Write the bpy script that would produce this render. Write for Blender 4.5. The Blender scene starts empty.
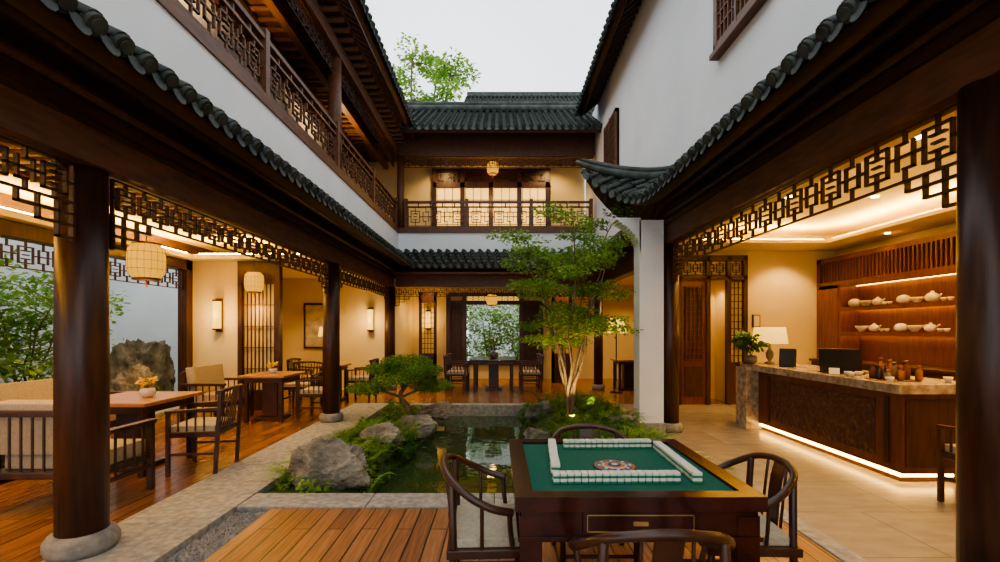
import bpy, math, random
from mathutils import Vector, Matrix, noise
R = random.Random(7)
try: bpy.context.scene.view_settings.look = 'AgX - Medium High Contrast'
except Exception: pass
# ---------------------------------------------------------------- materials
def newmat(name):
    m = bpy.data.materials.new(name); m.use_nodes = True
    nt = m.node_tree; b = nt.nodes["Principled BSDF"]
    return m, nt, b
def N(nt, t, **kw):
    n = nt.nodes.new(t)
    for k, v in kw.items():
        if k in n.inputs: n.inputs[k].default_value = v
        else: setattr(n, k, v)
    return n
def c4(c): return (c[0], c[1], c[2], 1)
def mottled(name, c1, c2, scale=5, rough=.7, bump=.1, stretch=(1, 1, 1), detail=6, spec=.5, lo=.3, hi=.7):
    m, nt, b = newmat(name)
    tc = N(nt, 'ShaderNodeTexCoord'); mp = N(nt, 'ShaderNodeMapping'); mp.inputs['Scale'].default_value = stretch
    nt.links.new(tc.outputs['Object'], mp.inputs[0])
    no = N(nt, 'ShaderNodeTexNoise', Scale=scale, Detail=detail)
    nt.links.new(mp.outputs[0], no.inputs['Vector'])
    r = N(nt, 'ShaderNodeValToRGB'); r.color_ramp.elements[0].color = c4(c1); r.color_ramp.elements[1].color = c4(c2)
    r.color_ramp.elements[0].position = lo; r.color_ramp.elements[1].position = hi
    nt.links.new(no.outputs[0], r.inputs[0]); nt.links.new(r.outputs[0], b.inputs['Base Color'])
    b.inputs['Roughness'].default_value = rough; b.inputs['Specular IOR Level'].default_value = spec
    if bump:
        bp = N(nt, 'ShaderNodeBump', Strength=bump, Distance=.02); nt.links.new(no.outputs[0], bp.inputs['Height'])
        nt.links.new(bp.outputs[0], b.inputs['Normal'])
    return m
def emis(name, col, s, base=None):
    m, nt, b = newmat(name)
    b.inputs['Base Color'].default_value = c4(base or col)
    b.inputs['Emission Color'].default_value = c4(col); b.inputs['Emission Strength'].default_value = s
    return m
def planks(name, c1, c2, w, l, gap, rough, along='Y', mort=(.02, .01, .005), msz=.012, bump=.4):
    m, nt, b = newmat(name)
    tc = N(nt, 'ShaderNodeTexCoord'); sp = N(nt, 'ShaderNodeSeparateXYZ'); cb = N(nt, 'ShaderNodeCombineXYZ')
    nt.links.new(tc.outputs['Object'], sp.inputs[0])
    if along == 'Y':
        nt.links.new(sp.outputs['Y'], cb.inputs['X']); nt.links.new(sp.outputs['X'], cb.inputs['Y'])
    else:
        nt.links.new(sp.outputs['X'], cb.inputs['X']); nt.links.new(sp.outputs['Y'], cb.inputs['Y'])
    br = N(nt, 'ShaderNodeTexBrick', Scale=1.0); br.offset = .37; br.offset_frequency = 2
    br.inputs['Brick Width'].default_value = l; br.inputs['Row Height'].default_value = w
    br.inputs['Mortar Size'].default_value = gap; br.inputs['Mortar Smooth'].default_value = .2
    br.inputs['Color1'].default_value = c4(c1); br.inputs['Color2'].default_value = c4(c2); br.inputs['Mortar'].default_value = c4(mort)
    br.inputs['Bias'].default_value = 0
    nt.links.new(cb.outputs[0], br.inputs['Vector'])
    mp = N(nt, 'ShaderNodeMapping'); mp.inputs['Scale'].default_value = (1.5, 25, 1) if l > w * 2 else (3, 3, 3)
    nt.links.new(cb.outputs[0], mp.inputs[0])
    no = N(nt, 'ShaderNodeTexNoise', Scale=2.0, Detail=9.0); nt.links.new(mp.outputs[0], no.inputs['Vector'])
    rr = N(nt, 'ShaderNodeMapRange'); rr.inputs[1].default_value = .25; rr.inputs[2].default_value = .75; rr.inputs[3].default_value = .5; rr.inputs[4].default_value = 1.4
    nt.links.new(no.outputs[0], rr.inputs[0])
    mx = N(nt, 'ShaderNodeMixRGB', blend_type='MULTIPLY'); mx.inputs[0].default_value = 1
    nt.links.new(br.outputs['Color'], mx.inputs[1]); nt.links.new(rr.outputs[0], mx.inputs[2])
    nt.links.new(mx.outputs[0], b.inputs['Base Color'])
    b.inputs['Roughness'].default_value = rough
    inv = N(nt, 'ShaderNodeMath', operation='SUBTRACT'); inv.inputs[0].default_value = 1; nt.links.new(br.outputs['Fac'], inv.inputs[1])
    bp = N(nt, 'ShaderNodeBump', Strength=bump, Distance=.01); nt.links.new(inv.outputs[0], bp.inputs['Height']); nt.links.new(bp.outputs[0], b.inputs['Normal'])
    return m
def leafm(name, c1, c2, sc=3):
    m, nt, b = newmat(name)
    tc = N(nt, 'ShaderNodeTexCoord'); no = N(nt, 'ShaderNodeTexNoise', Scale=sc, Detail=5.0)
    nt.links.new(tc.outputs['Object'], no.inputs['Vector'])
    r = N(nt, 'ShaderNodeValToRGB'); r.color_ramp.elements[0].color = c4(c1); r.color_ramp.elements[1].color = c4(c2)
    r.color_ramp.elements[0].position = .35; r.color_ramp.elements[1].position = .65
    nt.links.new(no.outputs[0], r.inputs[0]); nt.links.new(r.outputs[0], b.inputs['Base Color'])
    b.inputs['Roughness'].default_value = .55
    tr = N(nt, 'ShaderNodeBsdfTranslucent'); nt.links.new(r.outputs[0], tr.inputs[0])
    mx = N(nt, 'ShaderNodeMixShader'); mx.inputs[0].default_value = .45
    nt.links.new(b.outputs[0], mx.inputs[1]); nt.links.new(tr.outputs[0], mx.inputs[2])
    nt.links.new(mx.outputs[0], nt.nodes['Material Output'].inputs[0])
    return m
DW = mottled('dark_timber', (.034, .012, .006), (.080, .030, .015), 3, .38, .08, (8, 8, 1))
DW2 = mottled('dark_timber_beam', (.036, .014, .008), (.078, .031, .015), 3, .45, .08, (6, 1, 6))
MW = mottled('brown_timber', (.10, .040, .018), (.19, .080, .035), 4, .5, .08, (6, 1, 6))
LAT = mottled('lattice_wood', (.055, .022, .011), (.095, .038, .018), 6, .45, 0)
MAH = mottled('mahogany', (.030, .007, .0045), (.072, .017, .009), 4, .2, .02, (2, 8, 2))
CHW = mottled('chair_walnut', (.042, .016, .009), (.082, .033, .016), 8, .3, .02)
TEAK = mottled('teak_top', (.36, .17, .06), (.50, .25, .10), 4, .3, .02, (1, 8, 1))
REDW = mottled('cabinet_wood', (.10, .029, .012), (.18, .055, .022), 3, .36, .03, (8, 8, 1))
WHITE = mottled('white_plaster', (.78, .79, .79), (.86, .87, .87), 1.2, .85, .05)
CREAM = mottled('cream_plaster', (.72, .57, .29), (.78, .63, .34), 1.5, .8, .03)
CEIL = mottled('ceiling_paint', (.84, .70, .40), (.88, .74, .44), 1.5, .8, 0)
TILE = mottled('roof_tile_grey', (.022, .027, .024), (.085, .097, .08), 7, .7, .4)
STONE = mottled('granite', (.20, .19, .165), (.41, .385, .335), 18, .75, .3, detail=14)
STONED = mottled('column_stone', (.17, .155, .135), (.32, .29, .25), 16, .8, .3, detail=12)
MARBLE = mottled('beige_marble', (.20, .14, .09), (.50, .39, .27), 14, .25, .05, detail=12)
ROCK = mottled('garden_rock', (.08, .068, .05), (.42, .36, .27), 4, .9, .9, detail=14)
ROCKD = mottled('dark_rock', (.06, .058, .05), (.30, .28, .25), 5, .9, .9, detail=14)
MOSS = mottled('moss', (.02, .045, .012), (.085, .15, .028), 9, .95, .8, detail=12)
SOIL = mottled('gravel', (.06, .06, .06), (.33, .33, .32), 60, .9, 1.0, detail=3)
DECK = planks('deck_planks', (.235, .100, .040), (.37, .170, .072), .125, 2.1, .006, .34)
WFL = planks('floor_planks', (.23, .090, .032), (.36, .155, .058), .14, 1.8, .003, .22)
STF = planks('stone_tiles', (.29, .245, .195), (.37, .32, .26), .75, 1.1, .006, .26, 'X', (.2, .18, .15), bump=.1)
for n_ in STF.node_tree.nodes:
    if n_.type == 'MAP_RANGE': n_.inputs[3].default_value = .8; n_.inputs[4].default_value = 1.15
    if n_.type == 'MAPPING': n_.inputs['Scale'].default_value = (2, 5, 1)
FELT = mottled('green_felt', (.006, .095, .060), (.008, .12, .075), 60, .95, .1)
IVORY = mottled('ivory', (.74, .69, .56), (.82, .77, .64), 20, .3, 0)
TGREEN = mottled('tile_green', (.03, .20, .11), (.04, .25, .14), 20, .3, 0)
TBLUE = mottled('inlay_blue', (.02, .05, .14), (.04, .08, .2), 20, .3, 0)
GOLD = mottled('brass', (.50, .30, .10), (.65, .42, .16), 10, .3, 0); GOLD.node_tree.nodes['Principled BSDF'].inputs['Metallic'].default_value = .8
CUSH = mottled('cushion_linen', (.40, .33, .23), (.50, .42, .30), 60, .9, .3)
ORC = mottled('cushion_orange', (.50, .18, .05), (.58, .24, .08), 60, .9, .3)
BLACK = mottled('black_plastic', (.010, .012, .016), (.018, .020, .024), 5, .35, 0)
PORC = mottled('porcelain', (.66, .60, .46), (.76, .70, .56), 8, .2, 0)
GLASSB = mottled('amber_bottle', (.20, .07, .02), (.34, .13, .04), 8, .1, 0)
CLAY = mottled('clay_pot', (.12, .10, .08), (.2, .17, .13), 8, .5, 0)
BARK = mottled('bark', (.10, .07, .045), (.26, .19, .12), 14, .85, .5, (3, 3, 1))
PAPER = mottled('ink_painting', (.33, .27, .18), (.70, .60, .43), 3.5, .8, 0, (1, 1, 2), 10)
LAMP = emis('lamp_shade', (1, .60, .12), 1.6, (.2, .13, .04))
LANT = emis('lantern_paper', (1, .50, .05), 1.0, (.16, .08, .015))
SCON = emis('sconce_glow', (1, .58, .08), 2.2, (.2, .12, .03))
LEDS = emis('led_strip_soft', (1, .54, .12), 16)
LEDH = emis('led_strip_bright', (1, .62, .15), 100)
LEDD = emis('led_strip_desk', (1, .56, .13), 20)
DOWN = emis('downlight', (1, .75, .45), 25)
WING = emis('lit_window_paper', (1, .58, .14), 1.5, (.5, .36, .2))
LF1 = leafm('leaf_bright', (.13, .26, .03), (.36, .52, .10))
LF2 = leafm('leaf_pine', (.06, .18, .03), (.17, .34, .07), 6)
LF3 = leafm('leaf_dark', (.04, .11, .02), (.15, .28, .055))
LFY = leafm('flower_yellow', (.75, .5, .05), (.85, .65, .1))
WAT, nt, b = newmat('pond_water')
b.inputs['Base Color'].default_value = (.045, .070, .022, 1); b.inputs['Roughness'].default_value = .03; b.inputs['IOR'].default_value = 1.5
tc = N(nt, 'ShaderNodeTexCoord'); no = N(nt, 'ShaderNodeTexNoise', Scale=3.5, Detail=3.0); nt.links.new(tc.outputs['Object'], no.inputs['Vector'])
bp = N(nt, 'ShaderNodeBump', Strength=.08, Distance=.04); nt.links.new(no.outputs[0], bp.inputs['Height']); nt.links.new(bp.outputs[0], b.inputs['Normal'])
CARV, nt, b = newmat('carved_panel')
b.inputs['Base Color'].default_value = (.085, .027, .013, 1); b.inputs['Roughness'].default_value = .4
tc = N(nt, 'ShaderNodeTexCoord'); vo = N(nt, 'ShaderNodeTexVoronoi', Scale=16.0); vo.feature = 'SMOOTH_F1'; nt.links.new(tc.outputs['Object'], vo.inputs['Vector'])
bp = N(nt, 'ShaderNodeBump', Strength=1.0, Distance=.05); nt.links.new(vo.outputs['Distance'], bp.inputs['Height']); nt.links.new(bp.outputs[0], b.inputs['Normal'])

# ---------------------------------------------------------------- mesh builder
class MB:
    def __init__(s): s.v = []; s.f = []; s.m = []; s.s = []; s.mats = []
    def mi(s, mat):
        if mat not in s.mats: s.mats.append(mat)
        return s.mats.index(mat)
    def add(s, vs, fs, mat, sm=False):
        o = len(s.v); k = s.mi(mat)
        s.v.extend([tuple(v) for v in vs])
        for f in fs: s.f.append(tuple(i + o for i in f)); s.m.append(k); s.s.append(sm)
    def box(s, x0, y0, z0, x1, y1, z1, mat):
        if x0 > x1: x0, x1 = x1, x0
        if y0 > y1: y0, y1 = y1, y0
        if z0 > z1: z0, z1 = z1, z0
        s.add([(x0, y0, z0), (x1, y0, z0), (x1, y1, z0), (x0, y1, z0), (x0, y0, z1), (x1, y0, z1), (x1, y1, z1), (x0, y1, z1)],
              [(0, 3, 2, 1), (4, 5, 6, 7), (0, 1, 5, 4), (1, 2, 6, 5), (2, 3, 7, 6), (3, 0, 4, 7)], mat)
    def obox(s, c, size, mat, rot):
        M = Matrix.Translation(Vector(c)) @ rot.to_4x4(); hx, hy, hz = size[0] / 2, size[1] / 2, size[2] / 2
        vs = [M @ Vector(p) for p in [(-hx, -hy, -hz), (hx, -hy, -hz), (hx, hy, -hz), (-hx, hy, -hz), (-hx, -hy, hz), (hx, -hy, hz), (hx, hy, hz), (-hx, hy, hz)]]
        s.add(vs, [(0, 3, 2, 1), (4, 5, 6, 7), (0, 1, 5, 4), (1, 2, 6, 5), (2, 3, 7, 6), (3, 0, 4, 7)], mat)
    def tube(s, pts, r, mat, seg=8, caps=True, sm=True):
        pts = [Vector(p) for p in pts]; n = len(pts)
        rs = r if isinstance(r, (list, tuple)) else [r] * n
        vs = []; prev = None
        for i, p in enumerate(pts):
            d = (pts[min(i + 1, n - 1)] - pts[max(i - 1, 0)])
            if d.length < 1e-9: d = Vector((0, 0, 1))
            d.normalize()
            if prev is None:
                a = Vector((0, 0, 1)) if abs(d.z) < .9 else Vector((1, 0, 0))
                u = d.cross(a).normalized()
            else:
                u = (prev - d * prev.dot(d)).normalized()
            prev = u; w = d.cross(u)
            for k in range(seg):
                a = 2 * math.pi * k / seg
                vs.append(p + (u * math.cos(a) + w * math.sin(a)) * rs[i])
        fs = []
        for i in range(n - 1):
            for k in range(seg):
                k2 = (k + 1) % seg
                fs.append((i * seg + k, i * seg + k2, (i + 1) * seg + k2, (i + 1) * seg + k))
        s.add(vs, fs, mat, sm)
        if caps:
            o = len(s.v) - len(vs); kk = s.mi(mat)
            s.f.append(tuple(o + k for k in reversed(range(seg)))); s.m.append(kk); s.s.append(False)
            s.f.append(tuple(o + (n - 1) * seg + k for k in range(seg))); s.m.append(kk); s.s.append(False)
    def lathe(s, c, prof, mat, seg=20, sm=True):
        vs = []; fs = []; n = len(prof)
        for r, z in prof:
            for k in range(seg):
                a = 2 * math.pi * k / seg
                vs.append((c[0] + r * math.cos(a), c[1] + r * math.sin(a), c[2] + z))
        for i in range(n - 1):
            for k in range(seg):
                k2 = (k + 1) % seg
                fs.append((i * seg + k, i * seg + k2, (i + 1) * seg + k2, (i + 1) * seg + k))
        fs.append(tuple(reversed(range(seg)))); fs.append(tuple((n - 1) * seg + k for k in range(seg)))
        s.add(vs, fs, mat, sm)
    def leaf(s, p, d, nrm, L, W, mat):
        side = d.cross(nrm)
        if side.length < 1e-6: return
        side.normalize()
        s.add([p, p + d * L * .5 + side * W, p + d * L, p + d * L * .5 - side * W], [(0, 1, 2, 3)], mat)
    def obj(s, name, loc=(0, 0, 0), rz=0, bevel=0, seg=2):
        me = bpy.data.meshes.new(name); me.from_pydata(s.v, [], s.f)
        for m in s.mats: me.materials.append(m)
        me.polygons.foreach_set('material_index', s.m); me.polygons.foreach_set('use_smooth', s.s); me.update()
        ob = bpy.data.objects.new(name, me); bpy.context.scene.collection.objects.link(ob)
        ob.location = loc; ob.rotation_euler = (0, 0, rz)
        if bevel:
            bm = ob.modifiers.new('bevel', 'BEVEL'); bm.width = bevel; bm.segments = seg; bm.limit_method = 'ANGLE'; bm.angle_limit = math.radians(50)
        return ob
def inst(ob, loc, rz=0, name=None):
    o = bpy.data.objects.new(name or ob.name.split('.')[0], ob.data); bpy.context.scene.collection.objects.link(o)
    o.location = loc; o.rotation_euler = (0, 0, rz)
    for m in ob.modifiers:
        b = o.modifiers.new('bevel', 'BEVEL'); b.width = m.width; b.segments = m.segments; b.limit_method = 'ANGLE'; b.angle_limit = m.angle_limit
    return o
def smooth(pts, n=6):
    pts = [Vector(p) for p in pts]; out = []
    for i in range(len(pts) - 1):
        p0 = pts[max(i - 1, 0)]; p1 = pts[i]; p2 = pts[i + 1]; p3 = pts[min(i + 2, len(pts) - 1)]
        for k in range(n):
            t = k / n
            out.append(.5 * ((2 * p1) + (p2 - p0) * t + (2 * p0 - 5 * p1 + 4 * p2 - p3) * t * t + (3 * p1 - p0 - 3 * p2 + p3) * t ** 3))
    out.append(pts[-1]); return out
def simple(name, x0, y0, z0, x1, y1, z1, mat, bevel=0):
    m = MB(); m.box(x0, y0, z0, x1, y1, z1, mat); return m.obj(name, bevel=bevel)

def bar(m, axis, c, u0, v0, u1, v1, t, d, mat):
    h = t / 2
    if u0 > u1: u0, u1 = u1, u0
    if v0 > v1: v0, v1 = v1, v0
    a = (u0 - h, v0 - h, u1 + h, v1 + h)
    if axis == 'Y': m.box(c - d / 2, a[0], a[1], c + d / 2, a[2], a[3], mat)
    else: m.box(a[0], c - d / 2, a[1], a[2], c + d / 2, a[3], mat)
def fret(m, axis, c, u0, u1, z0, z1, mat=None, t=.013, d=.026, frame=True, un=None):
    mat = mat or LAT
    H = z1 - z0; W = u1 - u0; k = H / 4; n = max(1, round(W / (6 * k))); kx = W / (6 * n + 4)
    def B(a, b_, c_, d_): bar(m, axis, c, u0 + a * kx, z0 + b_ * k, u0 + c_ * kx, z0 + d_ * k, t, d, mat)
    if frame:
        for (a, b_, c_, d_) in [(0, 0, 6 * n + 4, 0), (0, 4, 6 * n + 4, 4), (0, 0, 0, 4), (6 * n + 4, 0, 6 * n + 4, 4)]: B(a, b_, c_, d_)
    for i in range(n + 1):
        o = i * 6
        B(o + .8, .8, o + 3.2, .8); B(o + .8, 3.2, o + 3.2, 3.2); B(o + .8, .8, o + .8, 3.2); B(o + 3.2, .8, o + 3.2, 3.2)
        B(o + 1.6, 2, o + 2.4, 2); B(o + 2, 0, o + 2, 1.4); B(o + 2, 2.6, o + 2, 4); B(o + 1.4, 1.4, o + 2.6, 1.4); B(o + 1.4, 2.6, o + 2.6, 2.6)
        B(o, 2, o + .8, 2)
        if i < n:
            B(o + 3.2, 2, o + 6, 2); B(o + 4.2, 1, o + 4.2, 3); B(o + 5.8, 1, o + 5.8, 3); B(o + 4.2, 1, o + 5.1, 1); B(o + 4.9, 3, o + 5.8, 3)
            B(o + 5, 0, o + 5, 1); B(o + 5, 3, o + 5, 4)
        else: B(o + 3.2, 2, o + 4, 2)
def grid(m, axis, c, u0, u1, z0, z1, nu, nz, mat=None, t=.014, d=.03):
    mat = mat or LAT
    for i in range(nu + 1): bar(m, axis, c, u0 + (u1 - u0) * i / nu, z0, u0 + (u1 - u0) * i / nu, z1, t, d, mat)
    for i in range(nz + 1): bar(m, axis, c, u0, z0 + (z1 - z0) * i / nz, u1, z0 + (z1 - z0) * i / nz, t, d, mat)

# ---------------------------------------------------------------- tiled roofs
def roof(name, E, T, n, r=.05, seglen=.22, raft=True, woodm=DW2, ridge=False, extra=None, endr=None):
    m = MB()
    for i in range(n + 1):
        s = i / n; e = E(s); t = T(s); dv = t - e; L = dv.length
        if L < .05: continue
        d = dv.normalized(); tg = (E(min(1, s + .01)) - E(max(0, s - .01))).normalized()
        up = tg.cross(d)
        if up.z < 0: up = -up
        up.normalize(); sd = d.cross(up).normalized()
        rs = r * (endr(s) if endr else 1)
        k = max(1, round(L / seglen))
        for j in range(k):
            a = e + d * (L * j / k); b_ = e + d * (L * (j + 1) / k + (.02 if j < k - 1 else 0)); vs = []
            for p, rr, off in ((a, rs * 1.12, .02), (b_, rs * .88, .0)):
                for q in range(6):
                    an = math.pi * q / 5; vs.append(p + up * off + sd * math.cos(an) * rr + up * math.sin(an) * rr)
            m.add(vs, [(q, q + 1, q + 7, q + 6) for q in range(5)] + [(0, 6, 5)], TILE, True)
            m.add([vs[q] for q in range(6)], [tuple(range(6))], TILE)
        m.tube([e - d * .03 + up * .01, e + d * .02 + up * .01], rs * 1.1, TILE, 12)
        m.tube([e - d * .038 + up * .01, e - d * .03 + up * .01], rs * .7, TILE, 10)
        if i < n:
            s2 = (i + 1) / n; e2 = E(s2); t2 = T(s2)
            for j in range(k):
                vs = []
                for q, off in ((j / k, .012), ((j + 1) / k, 0)):
                    pa = e.lerp(t, q); pb = e2.lerp(t2, q)
                    for w, dip in ((0, 0), (.3, -.03), (.5, -.038), (.7, -.03), (1, 0)):
                        vs.append(pa.lerp(pb, w) + up * (dip + off))
                m.add(vs, [(w, w + 1, w + 6, w + 5) for w in range(4)], TILE, True)
            mid = e.lerp(e2, .5); w = (e2 - e) * .5; rr = w.length * .78; wn = w.normalized(); dn = (Vector((0, 0, -1)) - d * .35).normalized()
            vs = [mid - wn * rr + up * .0, mid + wn * rr + up * .0]
            for a in range(7):
                an = math.pi * a / 6; vs.append(mid + wn * math.cos(an) * rr * .95 + dn * (math.sin(an) ** .8 * .08 + .01) - d * .02)
            m.add(vs, [(0, 1, 2, 3, 4, 5, 6, 7, 8)], TILE)
            m.add([v + d * .012 for v in vs], [(8, 7, 6, 5, 4, 3, 2, 1, 0)], TILE)
            m.add([e - up * .05, e2 - up * .05, t2 - up * .05, t - up * .05], [(0, 1, 2, 3)], woodm)
            f0 = d * .05
            a0, a1 = e + f0 - up * .04, e2 + f0 - up * .04; b0, b1 = e + f0 - up * .14, e2 + f0 - up * .14
            m.add([a0, a1, b1, b0, a0 + d * .03, a1 + d * .03, b1 + d * .03, b0 + d * .03], [(0, 1, 2, 3), (7, 6, 5, 4), (3, 2, 6, 7)], woodm)
        if raft:
            m.tube([e + d * .1 - up * .095, t - up * .095], .034, woodm, 8)
    if ridge:
        pts = [T(i / 12) + Vector((0, 0, .06)) for i in range(13)]
        m.tube(pts, .11, TILE, 8); m.tube([p + Vector((0, 0, .13)) for p in pts], .07, TILE, 8)
    if extra: extra(m)
    return m.obj(name)
def line(a, b_):
    a = Vector(a); b_ = Vector(b_); return lambda s: a.lerp(b_, s)

# ================================================================= SHELL: floors
m = MB(); m.box(-5.75, -2.5, -.12, -2.85, 11.6, 0, WFL); m.obj('floor')
m = MB(); m.box(-2.85, 9.25, -.12, 2.7, 14.2, 0, WFL); m.box(2.7, 9.35, -.12, 5.0, 14.2, 0, WFL); m.obj('floor_back')
m = MB(); m.box(-1.85, -2.5, -.1, 2.15, 3.82, 0, DECK); m.obj('wooden_deck')
m = MB(); m.box(2.3, -2.5, -.12, 7.2, 9.25, -.002, STF); m.obj('floor_stone')
m = MB(); y = -2.5
while y < 9.2:
    y2 = min(y + 1.5, 9.25); m.box(-2.85, y + .003, -.3, -2.15, y2 - .003, .012, STONE); y = y2
m.obj('stone_curb', bevel=.006)
m = MB(); x = -2.14
while x < 2.1:
    x2 = min(x + 1.05, 2.14); m.box(x + .003, 3.83, -.45, x2 - .003, 4.15, .012, STONE); x = x2
y = -2.5
while y < 9.0:
    y2 = min(y + 1.3, 9.02); m.box(2.152, y + .003, -.45, 2.298, y2 - .003, .012, STONE); y = y2
x = -2.14
while x < 2.1:
    x2 = min(x + 1.05, 2.15); m.box(x + .003, 9.02, -.45, x2 - .003, 9.24, .012, STONE); x = x2
m.obj('stone_curb', bevel=.006)
m = MB(); m.box(-2.148, -2.5, -.15, -1.853, 3.82, -.035, SOIL)
for i in range(2600):
    x = R.uniform(-2.13, -1.87); y = R.uniform(1.8, 3.8); r = R.uniform(.008, .017); z = -.035 + r * .4
    a = R.random() * 6; vs = []
    for k in range(5): vs.append((x + math.cos(a + k * 1.256) * r, y + math.sin(a + k * 1.256) * r, z))
    vs.append((x, y, z + r * .9)); m.add(vs, [(k, (k + 1) % 5, 5) for k in range(5)], STONED if i % 3 else SOIL)
m.obj('gravel_strip')
m = MB(); m.box(-14, -6, -.7, 12, 24, -.55, MOSS); m.obj('ground')
m = MB(); m.box(-8.99, -2.5, -.5, -5.76, 10.79, -.02, MOSS); m.obj('garden_bed')
m = MB(); m.box(-6, 14.25, -.5, 6, 18.9, -.05, MOSS); m.obj('garden_bed')
def bank(x, y):
    nz = noise.noise(Vector((x * 1.7, y * 1.7, 3))) * .22 + noise.noise(Vector((x * 5, y * 5, 1))) * .06
    dl = (-1.28 + nz + .12 * math.sin(y * 1.3)) - x
    dr = x - (.55 - nz - .1 * (y - 4.2) * .3 + .2 * math.sin(y * 1.1))
    dd = max(dl, dr); t = max(0, min(1, (dd + .22) / .4)); t = t * t * (3 - 2 * t)
    z = -.5 + t * .46
    if dr > .2: z += min(.22, (dr - .2) * .28) * max(0, min(1, (2.0 - x) / .35)) + noise.noise(Vector((x * 3, y * 3, 5))) * .04
    if dl > .2: z += noise.noise(Vector((x * 4, y * 4, 8))) * .04
    return z
m = MB(); nx, ny = 70, 80; vs = []
for j in range(ny + 1):
    for i in range(nx + 1):
        x = -2.148 + 4.298 * i / nx; y = 4.152 + 4.866 * j / ny; vs.append((x, y, bank(x, y)))
m.add(vs, [(j * (nx + 1) + i, j * (nx + 1) + i + 1, (j + 1) * (nx + 1) + i + 1, (j + 1) * (nx + 1) + i) for j in range(ny) for i in range(nx)], MOSS, True)
m.obj('pond_bank')
m = MB(); m.add([(-2.145, 4.155, -.2), (2.148, 4.155, -.2), (2.148, 9.01, -.2), (-2.145, 9.01, -.2)], [(0, 1, 2, 3)], WAT); m.obj('pond_water')

# ================================================================= columns
def column(x, y, z0, z1, r, base=True, mat=DW):
    m = MB()
    if base: m.lathe((0, 0, 0), [(r * 1.3, 0), (r * 1.42, .04), (r * 1.42, .08), (r * 1.25, .12), (r * 1.12, .13)], STONED, 28); zz = .12
    else: zz = 0
    m.lathe((0, 0, 0), [(r, zz), (r, (z1 - z0) * .5), (r * .96, z1 - z0)], mat, 24)
    return m.obj('wooden_column', (x, y, z0))
for y in (-1.3, 3.08, 7.45, 11.45): column(-2.73 if y < 5 else -2.66, y, .012 if y < 9 else 0, 2.5, .14 if y < 5 else .13)
for y in (-1.9, 2.36, 6.75): column(2.46, y, 0, 2.68, .12)
column(2.42, 11.45, 0, 2.5, .11)
for y in (3.05, 7.45): column(-2.6, y, 3.97, 5.75, .1, False, MW)
column(-2.45, 11.72, 3.97, 5.75, .09, False, MW)

# ================================================================= LEFT BUILDING
m = MB(); m.box(-2.76, -2.5, 2.5, -2.56, 11.6, 2.74, MW); m.box(-2.78, -2.5, 2.72, -2.54, 11.6, 2.76, DW2); m.box(-2.74, -2.5, 2.76, -2.48, 11.6, 3.2, DW2)
m.tube([(-2.44, -2.5, 3.06), (-2.44, 11.6, 3.06)], .075, DW, 12); m.tube([(-2.44, -2.5, 2.85), (-2.44, 11.6, 2.85)], .035, DW, 10); m.obj('beam_left')
def friezes(name, axis, c, ys, z0, z1, r, steps=True):
    m = MB()
    for a, b_ in zip(ys[:-1], ys[1:]):
        a += r; b_ -= r
        fret(m, axis, c, a + .01, b_ - .01, z0, z1)
        if steps:
            for sgn, o in ((1, a + .01), (-1, b_ - .01)):
                for k, (w, h) in enumerate(((.34, .07), (.22, .14), (.10, .22))):
                    bar(m, axis, c, o, z0 - h, o + sgn * w, z0 - h, .014, .03, LAT)
                    bar(m, axis, c, o + sgn * w, z0 - h, o + sgn * w, z0, .014, .03, LAT)
                bar(m, axis, c, o, z0, o, z0 - .23, .018, .03, LAT)
    return m.obj(name)
friezes('lattice_frieze', 'Y', -2.66, [-1.3, 3.08, 7.45, 11.45], 2.24, 2.48, .142)
friezes('lattice_frieze', 'Y', 2.46, [-1.9, 2.36, 6.75], 2.35, 2.66, .12)
friezes('lattice_frieze', 'X', 11.45, [-2.66, 2.42], 2.27, 2.47, .12)
friezes('lattice_frieze', 'Y', -2.6, [3.05, 7.45, 11.72], 5.48, 5.72, .1, steps=False)
friezes('lattice_frieze', 'X', 11.72, [-2.45, 2.36], 5.5, 5.72, .09, steps=False)
simple('wall_left', -2.72, -2.5, 3.2, -2.5, 11.8, 3.93, WHITE)
roof('lower_tiled_eave', line((-2.0, -2, 2.95), (-2.0, 10.75, 2.95)), line((-2.5, -2, 3.28), (-2.5, 10.75, 3.28)), 74)
m = MB(); m.box(-5.75, -2.5, 3.2, -2.72, 13, 3.35, WHITE); m.box(-4.1, -2.5, 3.85, -2.48, 13, 3.97, MW); m.obj('balcony_floor')
def railing(axis, c, us, z0, z1, name):
    m = MB()
    for a, b_ in zip(us[:-1], us[1:]):
        zm = z1 - .13
        fret(m, axis, c, a + .05, b_ - .05, z0 + .06, zm, mat=MW, t=.016)
        bar(m, axis, c, a, zm + .01, b_, zm + .01, .03, .05, MW)
        n = max(2, round((b_ - a) / .3))
        for q in range(1, n): u = a + (b_ - a) * q / n; bar(m, axis, c, u, zm, u, z1, .03, .03, MW)
        bar(m, axis, c, a, z1, b_, z1, .05, .07, MW); bar(m, axis, c, a, z0 + .02, b_, z0 + .02, .035, .05, MW)
    for u in us:
        if axis == 'Y': m.box(c - .045, u - .045, z0, c + .045, u + .045, z1 + .1, MW)
        else: m.box(u - .04, c - .045, z0, u + .04, c + .045, z1 + .08, MW)
    return m.obj(name)
railing('Y', -2.53, [-1.9, .25, 2.65, 5.06, 7.3, 9.4, 11.5], 3.97, 4.58, 'balcony_railing')
railing('X', 11.66, [-2.3, -.8, .8, 2.28], 3.97, 4.62, 'balcony_railing')
m = MB(); m.box(-2.7, -2.5, 5.75, -2.5, 11.8, 5.97, MW); m.obj('beam_upper_left')
m = MB(); m.box(-4.2, -2.5, 6.1, -2.3, 13.2, 6.15, MW); y = -2.4
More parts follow.
